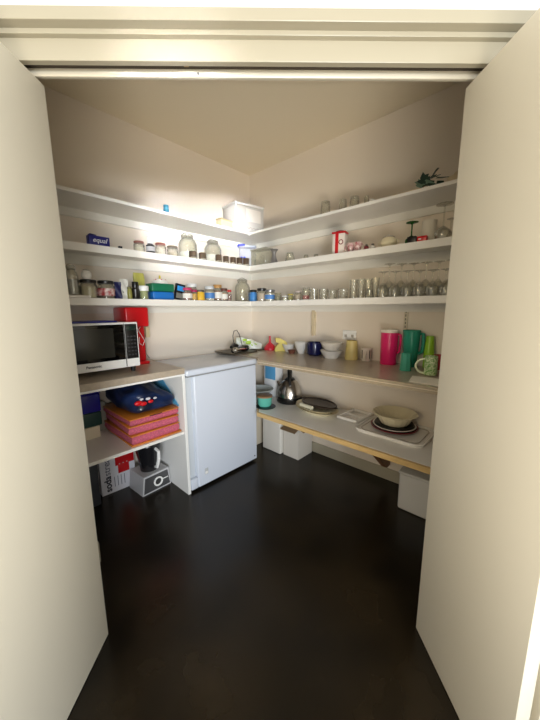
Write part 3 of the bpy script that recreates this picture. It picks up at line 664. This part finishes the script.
o = MB().box((-.045, -.06, 0), (.045, .06, .30), .006).build('dark_canister', mat('charcoal_box', '3c4048', .4), loc=(-1.62, -.12, .0005)); tag(o, 'dark grey box left of the white carton on the floor', 'box')
r = thing('food_blender', 'silver blender base with black jug and white handle on the floor', 'blender', (-1.252, -.205, .0005), R_(4))
mb = MB(); mb.prism([(-.11, 0), (.11, 0), (.095, .135), (-.095, .135)], -.095, .095, m=Mt(rx=PI/2)); mb.build('base', mat('blender_silver', 'c9c9cc', .3, metal=.2), r)
MB().prism([(-.1, .012), (.1, .012), (.085, .122), (-.085, .122)], -.0, .004, m=Mt(0, -.0945, 0, rx=PI/2)).build('front_panel', mat('blender_grey', '5c5c5e', .25, metal=.4), r)
MB().lathe([(.028, 0), (.034, .004), (.034, .012), (.026, .014), (.022, .008), (.028, 0)], 24, m=Mt(.005, -.0985, .07, rx=PI/2)).build('dial_ring', WH, r)
MB().lathe([(0, 0), (.018, 0), (.016, .014), (0, .014)], 20, m=Mt(.005, -.0985, .07, rx=PI/2)).build('dial', DGR, r)
MB().box((.035, -.104, .067), (.085, -.099, .073), .001).build('pointer_line', WH, r)
mb = MB(); mb.lathe([(0, .136), (.06, .136), (.062, .16), (.09, .33), (.086, .33), (.056, .165), (0, .15)], 24); mb.build('jug', mat('smoky_jug', '1a1a1d', .12), r)
MB().lathe([(0, .3305), (.09, .3305), (.085, .35), (0, .352)], 24).build('lid', BLK, r)
MB().tube([(.01, -.088, .31), (.012, -.125, .30), (.012, -.12, .24), (.012, -.09, .17), (.012, -.066, .165)], [.010, .011, .012, .011, .009], 10).build('handle', WH, r)

# ================================================================ FREEZER TOP CORNER
r = thing('dark_tray', 'dark slatted tray at the back of the freezer corner', 'tray', (-.385, -.19, .8955), .03)
MB().box((-.13, -.14, 0), (.13, .13, .010), .003).build('base', mat('tray_dark', '4c4436', .45), r)
for s in (-1, 1): MB().box((s*.13-.006, -.14, .0), (s*.13+.006, .13, .012), .003).build('rim', mat('tray_dark', '4c4436', .45), r)
o = MB().box((-.0, -.16, 0), (.16, .10, .012), .002).build('dark_tray', mat('tray_dark', '4c4436', .45), loc=(-.19, -.13, .8955)); tag(o, 'flat dark tray under the green and white bag in the corner', 'tray')
r = thing('hand_mixer', 'pair of black and silver hand mixers lying on the dark tray', 'mixer', (-.43, -.27, .9065), .45)
MB().tube([(-.11, 0, .026), (-.05, -.005, .03), (.03, -.01, .028), (.10, -.012, .024)], [.018, .022, .014, .026], 14).build('body', BLK, r)
MB().tube([(-.10, -.03, .036), (.0, -.036, .03), (.10, -.04, .02)], .008, 10).build('silver_rod', CHR, r)
MB().ball((-.11, -.025, .035), .024, (1, 1, .9)).build('end_cap', STEEL, r)
MB().ball((.11, -.035, .026), .026, (.9, 1, 1)).build('end_cap', BLK, r)
MB().ball((.112, -.052, .026), .012, (.9, 1, 1)).build('end_cap', CHR, r)
MB().tube([(-.07, .03, .05), (.0, .04, .062), (.06, .03, .05)], [.014, .02, .014], 12).build('grip', BLK, r)
MB().tube([(.0, .02, .05), (-.045, .02, .10), (-.055, .02, .145), (-.03, .02, .185), (.02, .015, .19), (.06, .01, .15), (.075, 0, .09), (.08, -.01, .04)], .0032, 8).build('cord', DGR, r)
mb = MB(); mb.box((-.12, -.04, 0), (.12, .04, .11), 0)
bmesh.ops.subdivide_edges(mb.bm, edges=mb.bm.edges[:], cuts=7, use_grid_fill=True)
for v in mb.bm.verts:
    fx = (v.co.x+.12)/.24; v.co.z *= 1-.62*fx*fx; v.co.y *= 1-.6*v.co.z/.11; v.co.y += .008*math.sin(v.co.x*60+v.co.z*50); v.co.z *= 1+.05*math.sin(v.co.x*75)
r = thing('produce_bag', 'white plastic bag with green print slumped in the counter corner', 'bag', (-.215, -.175, .9085), R_(-28))
mb.build('bag_body', mat('white_bag', 'e3e6dc', .35, noise=.6, nscale=14, col2='c6cdb8'), r)
for (a, b, c_) in ((.0, .06, .03), (.045, .038, .024), (-.04, .085, .02)): MB().ball((a, -.041+.024*b/.1, b), c_, (1.2, .2, .6), 12).build('green_print', mat('lime_print', 'a6c83e', .4), r)
for (a, b) in ((-.075, .05), (-.055, .065), (-.09, .035), (-.06, .03)): MB().ball((a, -.04+.02*b/.1, b), .008, (1, .3, 1), 8).build('dark_print', DGR, r)
MB().ball((-.10, -.055, .025), .028, (1.3, .7, .8), 16).build('loose_corner', mat('blue_white_bag', 'd3d6e3', .35), r)

# ================================================================ RIGHT COUNTER TOP
t = (-0.068,-0.314,0.895,0.130,0.113); loc, H, rr_ = V(t)
o = MB().lathe([(0, 0), (rr_, 0), (rr_*1.02, H*.1), (rr_*.85, H*.26), (rr_*.3, H*.5), (rr_*.2, H*.55), (rr_*.14, H), (0, H)], 24).build('kitchen_funnel', mat('funnel_red', 'd8283a', .35), loc=loc); tag(o, 'red plastic funnel standing upside down near the corner', 'funnel')
t = (-0.071,-0.452,0.895,0.120,0.114); loc, H, rr_ = V(t)
r = thing('plastic_mould', 'yellow zigzag shaped plastic mould beside the red funnel', 'mould', loc, -.75)
MB().prism([(-rr_, 0), (rr_*.7, 0), (rr_*.8, H*.45), (rr_*1.1, H*.45), (rr_*.9, H*.7), (-rr_*.2, H), (-rr_*.9, H), (-rr_*.8, H*.7), (-rr_*.3, H*.62), (-rr_*.9, H*.3)], -rr_*.5, rr_*.5, m=Mt(rx=PI/2)).build('body', mat('mould_yellow', 'dfcc58', .45), r, False)
def bowl(lab, t, m, name='bowl', cat='bowl', base=.45, zadd=0., H=None, wav=0., wn=0, group=None):
    loc, h, r = V(t); h = H or h
    o = MB().lathe([(0, 0), (r*base, 0), (r*base, h*.06), (r*.8, h*.5), (r, h), (r*.94, h), (r*.74, h*.5), (r*base*.8, h*.12), (0, h*.1)], 36, wav=wav, wn=wn).build(name, m, loc=(loc[0], loc[1], loc[2]+zadd))
    return tag(o, lab, cat, group)
bowl('small white bowl right of the yellow mould', (-0.069,-0.540,0.895,0.071,0.111), PORC)
bowl('shallow terracotta dish tucked before the two white bowls', (-0.121,-0.621,0.895,0.030,0.070), mat('terracotta', '7a4a38', .5), base=.7)
bowl('medium white bowl left of the dark blue bowl', (-0.071,-0.681,0.895,0.100,0.116), PORC)
t = (-0.077,-0.826,0.895,0.110,0.129); loc, H, rr_ = V(t)
o = MB().lathe([(0, 0), (rr_*.7, 0), (rr_*.95, H*.12), (rr_, H*.75), (rr_*.93, H*.97), (rr_*.86, H), (rr_*.84, H*.9), (rr_*.88, H*.2), (0, H*.1)], 28).build('blue_bowl', mat('navy_glaze', '11164a', .15), loc=loc); tag(o, 'deep navy glazed bowl between the white bowls', 'bowl')
t = (-0.103,-1.002,0.895,0.125,0.174)
bowl('lower white bowl of the stacked pair by the yellow tumbler', t, PORC, H=t[3]*.48, base=.6)
bowl('upper pale bowl of the stacked pair by the yellow tumbler', t, mat('pale_grey_bowl', 'd8d2c8', .25), zadd=t[3]*.5, H=t[3]*.48, base=.6)
t = (-0.063,-1.154,0.895,0.143,0.099); loc, H, rr_ = V(t)
o = MB().lathe([(0, 0), (rr_*.98, 0), (rr_, H*.06), (rr_*.8, H), (rr_*.72, H), (rr_*.9, H*.06), (0, H*.05)], 28, wav=.012, wn=14).build('yellow_tumbler', mat('tumbler_yellow', 'd6c27c', .35), loc=loc); tag(o, 'ribbed mustard yellow tumbler below the power outlet', 'tumbler')
t = (-0.052,-1.267,0.895,0.095,0.076); loc, H, rr_ = V(t)
r = thing('patterned_mug', 'small white mug with dark brown pattern left of pink jug', 'mug', loc, R_(200))
MB().lathe([(0, 0), (rr_*.8, 0), (rr_*.85, H*.1), (rr_, H), (rr_*.9, H), (rr_*.78, H*.1), (0, H*.08)], 24).build('body', mat('mug_white', 'e2d8cc', .3), r)
mb = MB()
for k in range(8):
    a = k*PI/4; mb.box((-.0035, -.0007, H*.2), (.0035, .0007, H*.85), m=Mt(rr_*.965*math.cos(a), rr_*.965*math.sin(a), 0, rz=a+PI/2))
mb.build('dark_pattern', mat('pattern_brown', '3a2a24', .4), r)
MB().tube([(rr_*.85+H*.3*math.sin(a), 0, H*(.5+.32*math.cos(a))) for a in [PI*k/8 for k in range(9)]], H*.05, 8).build('handle', mat('mug_white', 'e2d8cc', .3), r)
# pink jug
t = (-0.074,-1.438,0.895,0.242,0.118); loc, H, rr_ = V(t)
VD = math.atan2(-2.2215-loc[1], -2.1195-loc[0])      # direction from jug to doorway
r = thing('water_jug', 'hot pink plastic jug with white lid and side handle', 'jug', loc, VD+PI/2)
PJ = mat('hot_pink', 'e0216c', .3)
MB().lathe([(0, 0), (rr_*.86, 0), (rr_*.9, H*.02), (rr_*.95, H*.9), (rr_*.9, H*.9), (0, H*.88)], 28).build('body', PJ, r)
MB().lathe([(0, H*.9), (rr_*.97, H*.9), (rr_*1.0, H*.92), (rr_*.97, H*.985), (rr_*.5, H), (0, H)], 28).build('lid', mat('lid_cream', 'e9e0d2', .35), r)
MB().tube([(rr_*.9, -.01, H*.86), (rr_*1.18, -.015, H*.84), (rr_*1.2, -.015, H*.6), (rr_*1.12, -.015, H*.38), (rr_*.9, -.01, H*.33)], .008, 10).build('handle', PJ, r)
# teal jug
t = (-0.066,-1.578,0.895,0.240,0.107); loc, H, rr_ = V(t)
r = thing('water_jug', 'translucent teal plastic jug with handle, right of pink jug', 'jug', loc, VD+PI/2+.1)
TJ = glassy('teal_plastic', '6cc0a8', .2, .2, .35, .72, '38a68c')
MB().lathe([(0, 0), (rr_*.72, 0), (rr_*.75, H*.02), (rr_*.98, H*.96), (rr_*.9, H*.96), (rr_*.7, H*.04), (0, H*.03)], 28).build('body', TJ, r)
MB().lathe([(0, H*.962), (rr_, H*.962), (rr_*1.03, H*.975), (rr_*.98, H), (0, H)], 28).build('lid', TJ, r)
MB().tube([(rr_*.85, -.01, H*.9), (rr_*1.25, -.012, H*.9), (rr_*1.32, -.012, H*.7), (rr_*1.25, -.012, H*.42), (rr_*.8, -.01, H*.36)], .011, 10).build('handle', TJ, r)
t = (-0.225,-1.605,0.895,0.109,0.067); loc, H, rr_ = V(t)
o = MB().lathe([(0, 0), (rr_*1.0, 0), (rr_*.82, H), (rr_*.74, H), (rr_*.9, H*.05), (0, H*.04)], 4 if False else 8).build('teal_cup', glassy('teal_cup_plastic', '8cd4c0', .2, .2, .35, .6, '58bea6'), loc=loc, rz=.4); tag(o, 'small teal faceted cup upturned before the teal jug', 'cup')
t = (-0.048,-1.685,0.895,0.206,0.064); loc, H, rr_ = V(t)
o = MB().lathe([(0, 0), (rr_*.95, 0), (rr_, H*.05), (rr_*.98, H*.5), (rr_*.72, H*.96), (rr_*.66, H), (0, H)], 24).build('green_beaker', mat('lime_green', '8fc22a', .3), loc=loc); tag(o, 'lime green upturned beaker right of the teal jug', 'beaker')
# cloth and mugs
o = MB().prism([(-.515, -1.72), (-.36, -1.69), (-.33, -1.99), (-.515, -1.99)], .0004, .003).build('napkin', mat('napkin', 'f2ece0', .8), loc=(0, 0, .895)); tag(o, 'folded cream napkin under the green patterned mug', 'napkin')
GM = mat('green_pattern', 'd8e0be', .35, noise=.8, nscale=110, col2='5c9a3c')
def mug(lab, t, m, rz, name='mug'):
    loc, H, r = V(t); o = thing(name, lab, 'mug', (loc[0], loc[1], loc[2]+.003), rz)
    MB().lathe([(0, 0), (r*.9, 0), (r, H*.08), (r*.95, H), (r*.87, H), (r*.9, H*.1), (0, H*.08)], 28).build('body', m, o)
    MB().tube([(r*.9+H*.42*math.sin(a), 0, H*(.45+.38*math.cos(a))) for a in [PI*k/10 for k in range(11)]], .006, 8).build('handle', mat('mug_handle', 'dfe6c8', .35), o)
    return o
mug('green leaf patterned mug with handle, standing on the napkin', (-0.271,-1.758,0.895,0.109,0.071), GM, VD+PI/2+PI)
o = cup('red and white cup behind the green patterned mug', (-0.052,-1.754,0.895,0.091,0.077), mat('red_cup', 'b0303a', .4), 0., name='mug', cat='mug', hand=False, tap=.8)
mug('second green patterned mug half hidden by the right door', (-.40, -1.92, .895, .085, .075), GM, VD+PI/2+PI, 'mug')

# ================================================================ LOWER SHELF
r = thing('lidded_tin', 'dark green lidded dish at the back beside the freezer', 'dish', (-.30, -.14, .4655))
MB().lathe([(0, 0), (.09, 0), (.10, .02), (.10, .12), (0, .12)], 28).build('body', mat('pale_tin', 'c9cdc4', .4), r)
MB().lathe([(0, .1205), (.105, .1205), (.10, .14), (.08, .155), (.02, .165), (.02, .185), (0, .187)], 28).build('lid', mat('green_lid', '2c5c48', .35), r)
r = thing('picture_box', 'upright white box with blue panel behind the kettle', 'box', (-.07, -.36, .4655), RIGHTF)
MB().box((-.075, -.05, 0), (.075, .05, .33), .003).build('body', mat('box_white', 'dfe2e6', .4), r)
MB().box((-.06, -.0515, .16), (.07, -.0499, .32), .001).build('blue_panel', mat('blue_panel', '5aa0d2', .3), r)
t = (-.355, -.43, .4655)
r = thing('enamel_plate', 'large pale grey plate behind the teal pot', 'plate', (-.272, -.375, .4655))
MB().lathe([(0, 0), (.07, 0), (.08, .06), (.125, .100), (.125, .104), (.078, .066), (.065, .012), (0, .01)], 32).build('dish', mat('enamel_grey', 'c4c9c4', .25), r)
t = (-0.270,-0.403,0.465,0.083,0.181)
r = thing('cooking_pot', 'small teal glazed pot with brown rim on a black mat', 'pot', (-.385, -.545, .4725))
MB().lathe([(0, 0), (.048, 0), (.060, .02), (.062, .075), (.066, .082)], 28).build('body', mat('teal_glaze', '5cb0a0', .25), r)
MB().lathe([(0, .078), (.058, .078), (.067, .080), (.067, .09), (.06, .094), (0, .092)], 28).build('lid', mat('pot_rim', '8a6a4c', .4), r)
o = MB().lathe([(0, 0), (.082, 0), (.086, .003), (.084, .006), (0, .006)], 28).build('pot_mat', BLK, loc=(-.385, -.555, .4655)); tag(o, 'round black mat under the small teal pot', 'mat')
# kettle
t = (-0.128,-0.608,0.465,0.309,0.226); loc, H, rr_ = V(t)
r = thing('electric_kettle', 'stainless steel kettle with black handle on a black base', 'kettle', loc, VD+PI/2)
MB().lathe([(0, 0), (rr_*1.0, 0), (rr_*1.02, H*.04), (rr_*.95, H*.08), (0, H*.08)], 28).build('power_base', BLK, r)
MB().lathe([(0, H*.085), (rr_*.98, H*.085), (rr_*1.0, H*.14), (rr_*.98, H*.17)], 28).build('black_band', BLK, r)
MB().lathe([(rr_*.98, H*.17), (rr_*.97, H*.25), (rr_*.85, H*.42), (rr_*.62, H*.57), (rr_*.42, H*.63), (0, H*.64)], 32).build('body', STEEL, r)
MB().lathe([(0, H*.64), (rr_*.42, H*.64), (rr_*.3, H*.69), (0, H*.70)], 24).build('lid', BLK, r)
MB().tube([(rr_*.25, -rr_*.65, H*.52), (rr_*.12, -rr_*.5, H*.66), (0, -rr_*.15, H*.9), (-rr_*.1, rr_*.25, H*.98), (-rr_*.15, rr_*.6, H*.85), (-rr_*.2, rr_*.75, H*.5)], [.010, .015, .017, .017, .015, .012], 12).build('handle', BLK, r)
MB().prism([(0, 0), (-.03, .035), (-.035, .03), (-.01, -.02)], -.012, .012, m=Mt(-rr_*.75, 0, H*.45, rx=PI/2)).build('spout', STEEL, r)
MB().tube([(rr_*.9, 0, .008), (rr_*1.3, .05, .006), (rr_*1.5, .0, .006), (rr_*1.4, -.05, .005), (rr_*1.1, -.02, .005)], .0035, 8).build('cord', BLK, r)
# oval dishes
def oval(lab, loc, a, b, h, m, rz=0., name='oval_dish'):
    o = MB().lathe([(0, 0), (.75, 0), (.82, h*.4), (1.0, h), (.96, h), (.76, h*.35), (0, h*.3)], 40, a, b).build(name, m, loc=loc, rz=rz)
    return tag(o, lab, 'dish')
oc = (-.185, -.93)
oval('lower cream oval serving dish of the stack beside the kettle', (oc[0], oc[1], .4655), .135, .20, .03, CREAM, -.2)
oval('upper cream oval serving dish of the stack beside the kettle', (oc[0], oc[1], .4835), .132, .195, .028, CREAM, -.2)
r = thing('gratin_dish', 'dark oval gratin dish with handles on the cream oval dishes', 'dish', (oc[0]+.02, oc[1]-.01, .511), -.2)
MB().tube([(.098*math.cos(a), .165*math.sin(a), .018) for a in [2*PI*k/36 for k in range(36)]], .006, 8, closed=True).build('rim', mat('dark_brown_iron', '33261c', .3), r)
MB().lathe([(0, 0), (.7, 0), (.96, .016), (.92, .016), (.66, .004), (0, .004)], 32, .098, .165).build('pan', glassy('smoky_dish', '5a5048', .25, .05, .35, .5, '4a3a2c'), r)
for s in (-1, 1): MB().tube([(-.02, s*.160, .018), (-.012, s*.183, .02), (.012, s*.183, .02), (.02, s*.160, .018)], .004, 8).build('handle', mat('dark_brown_iron', '33261c', .3), r)
o = MB().tube([(-.085, .09, 0), (-.105, -.03, .0)], [.016, .016], 12).build('rolled_paper', mat('pale_roll', 'dcd8c0', .6), loc=(oc[0]-.0, oc[1], .520)); tag(o, 'short pale rolled cloth lying on the cream oval dishes', 'cloth')
# rectangular divided dish
r = thing('divided_dish', 'white rectangular divided dish between oval dishes and platter', 'dish', (-.115, -1.235, .4655), R_(-4))
PW = PORC
MB().box((-.105, -.075, 0), (.105, .075, .008), .003).build('base', PW, r)
for (a, b) in (((-.12, -.088, .004), (-.10, .088, .026)), ((.10, -.088, .004), (.12, .088, .026)), ((-.12, -.088, .004), (.12, -.072, .026)), ((-.12, .072, .004), (.12, .088, .026)), ((-.006, -.08, .004), (.006, .08, .022))):
    MB().box(a, b, .005, 3).build('rim', PW, r)
MB().box((-.098, -.03, .009), (-.07, .05, .014), .003).build('dark_handle', BLK, r)
# platter
r = thing('serving_platter', 'big white rounded platter under the pie dish', 'platter', (-.18, -1.55, .4655), R_(0))
def rrect(a, b, rad, n=6):
    p = []
    for cx, cy, s in ((a-rad, b-rad, 0), (-a+rad, b-rad, 1), (-a+rad, -b+rad, 2), (a-rad, -b+rad, 3)):
        for k in range(n+1): an = (s+k/n)*PI/2; p.append((cx+rad*math.cos(an), cy+rad*math.sin(an)))
    return p
MB().prism(rrect(.165, .215, .06), 0, .010).build('plate', PORC, r, False)
MB().tube([(x, y, .015) for x, y in rrect(.165, .215, .06)], .0065, 8, closed=True).build('rim', PORC, r)
MB().tube([(x, y, .0125) for x, y in rrect(.135, .185, .045)], .0025, 6, closed=True).build('inner_line', mat('line_grey', 'b0a698', .4), r)
pc = (-.152, -1.535)
def plate(lab, z, rr_, m, m2, name='dinner_plate'):
    o = thing(name, lab, 'plate', (pc[0], pc[1], z))
    MB().lathe([(0, 0), (rr_*.65, 0), (rr_*.97, .012), (rr_*.97, .015), (rr_*.63, .004), (0, .004)], 40).build('plate', m, o)
    MB().lathe([(rr_*.965, .011), (rr_*1.0, .014), (rr_*1.0, .017), (rr_*.93, .0165)], 40).build('rim', m2, o)
plate('plate with dark red rim resting on the big platter', .4815, .15, mat('dark_plate', '2a2024', .25), mat('maroon_rim', '7a1a28', .3))
plate('plate with white rim stacked on the red rimmed plate', .4915, .137, BLK, mat('white_rim', 'ded8d0', .3))
plate('black plate directly under the scalloped pie dish', .5015, .122, BLK, BLK)
o = MB().lathe([(0, 0), (.082, 0), (.088, .004), (.120, .062), (.140, .071), (.142, .074), (.136, .077), (.114, .064), (.082, .010), (0, .008)], 72, wav=.022, wn=18).build('pie_dish', CREAM, loc=(pc[0], pc[1], .513)); tag(o, 'cream pie dish with scalloped edge on the dark plates', 'dish')

# ================================================================ UNDER THE LOWER SHELF
o = MB().box((-.105, -.10, 0), (.105, .12, .30), .012, 3).build('white_bin', mat('bin_white', 'd8d4cc', .45), loc=(-.155, -.51, .0005)); tag(o, 'white container on the floor between freezer and open carton', 'container')
o = MB().box((-.12, -.12, 0), (.10, .12, .36), .006).build('storage_crate', mat('crate_beige', 'cfc4b0', .5), loc=(-.28, -.20, .0005)); tag(o, 'beige box in the dark corner behind the freezer', 'box')
r = thing('open_carton', 'white cardboard carton with brown open flaps under the shelf', 'box', (-.13, -.705, .0005), R_(0))
CB = mat('carton_white2', 'd6d0c6', .6)
for a, b in (((-.10, -.082, 0), (-.097, .082, .27)), ((.097, -.082, 0), (.10, .082, .27)), ((-.097, -.082, 0), (.097, -.079, .27)), ((-.097, .079, 0), (.097, .082, .27)), ((-.097, -.079, 0), (.097, .079, .003))):
    MB().box(a, b).build('panel', CB, r, False)
FL = mat('flap_brown', '8c7254', .7)
MB().box((-.055, -.08, 0), (0, .08, .003), m=Mt(-.098, 0, .27, ry=-.35)).build('flap', FL, r, False)
MB().box((-.09, -.05, 0), (.09, 0, .003), m=Mt(0, -.08, .27, rx=.35)).build('flap', FL, r, False)
r = thing('square_bin', 'white lidded bin on the floor beside the right door', 'bin', (-.165, -1.745, .0005))
MB().box((-.125, -.13, 0), (.125, .11, .245), .014, 3).build('body', mat('bin_grey_white', 'cdcbc6', .45), r)
MB().box((-.13, -.135, .2455), (.13, .115, .262), .01, 3).build('lid', mat('bin_grey_white', 'cdcbc6', .45), r)
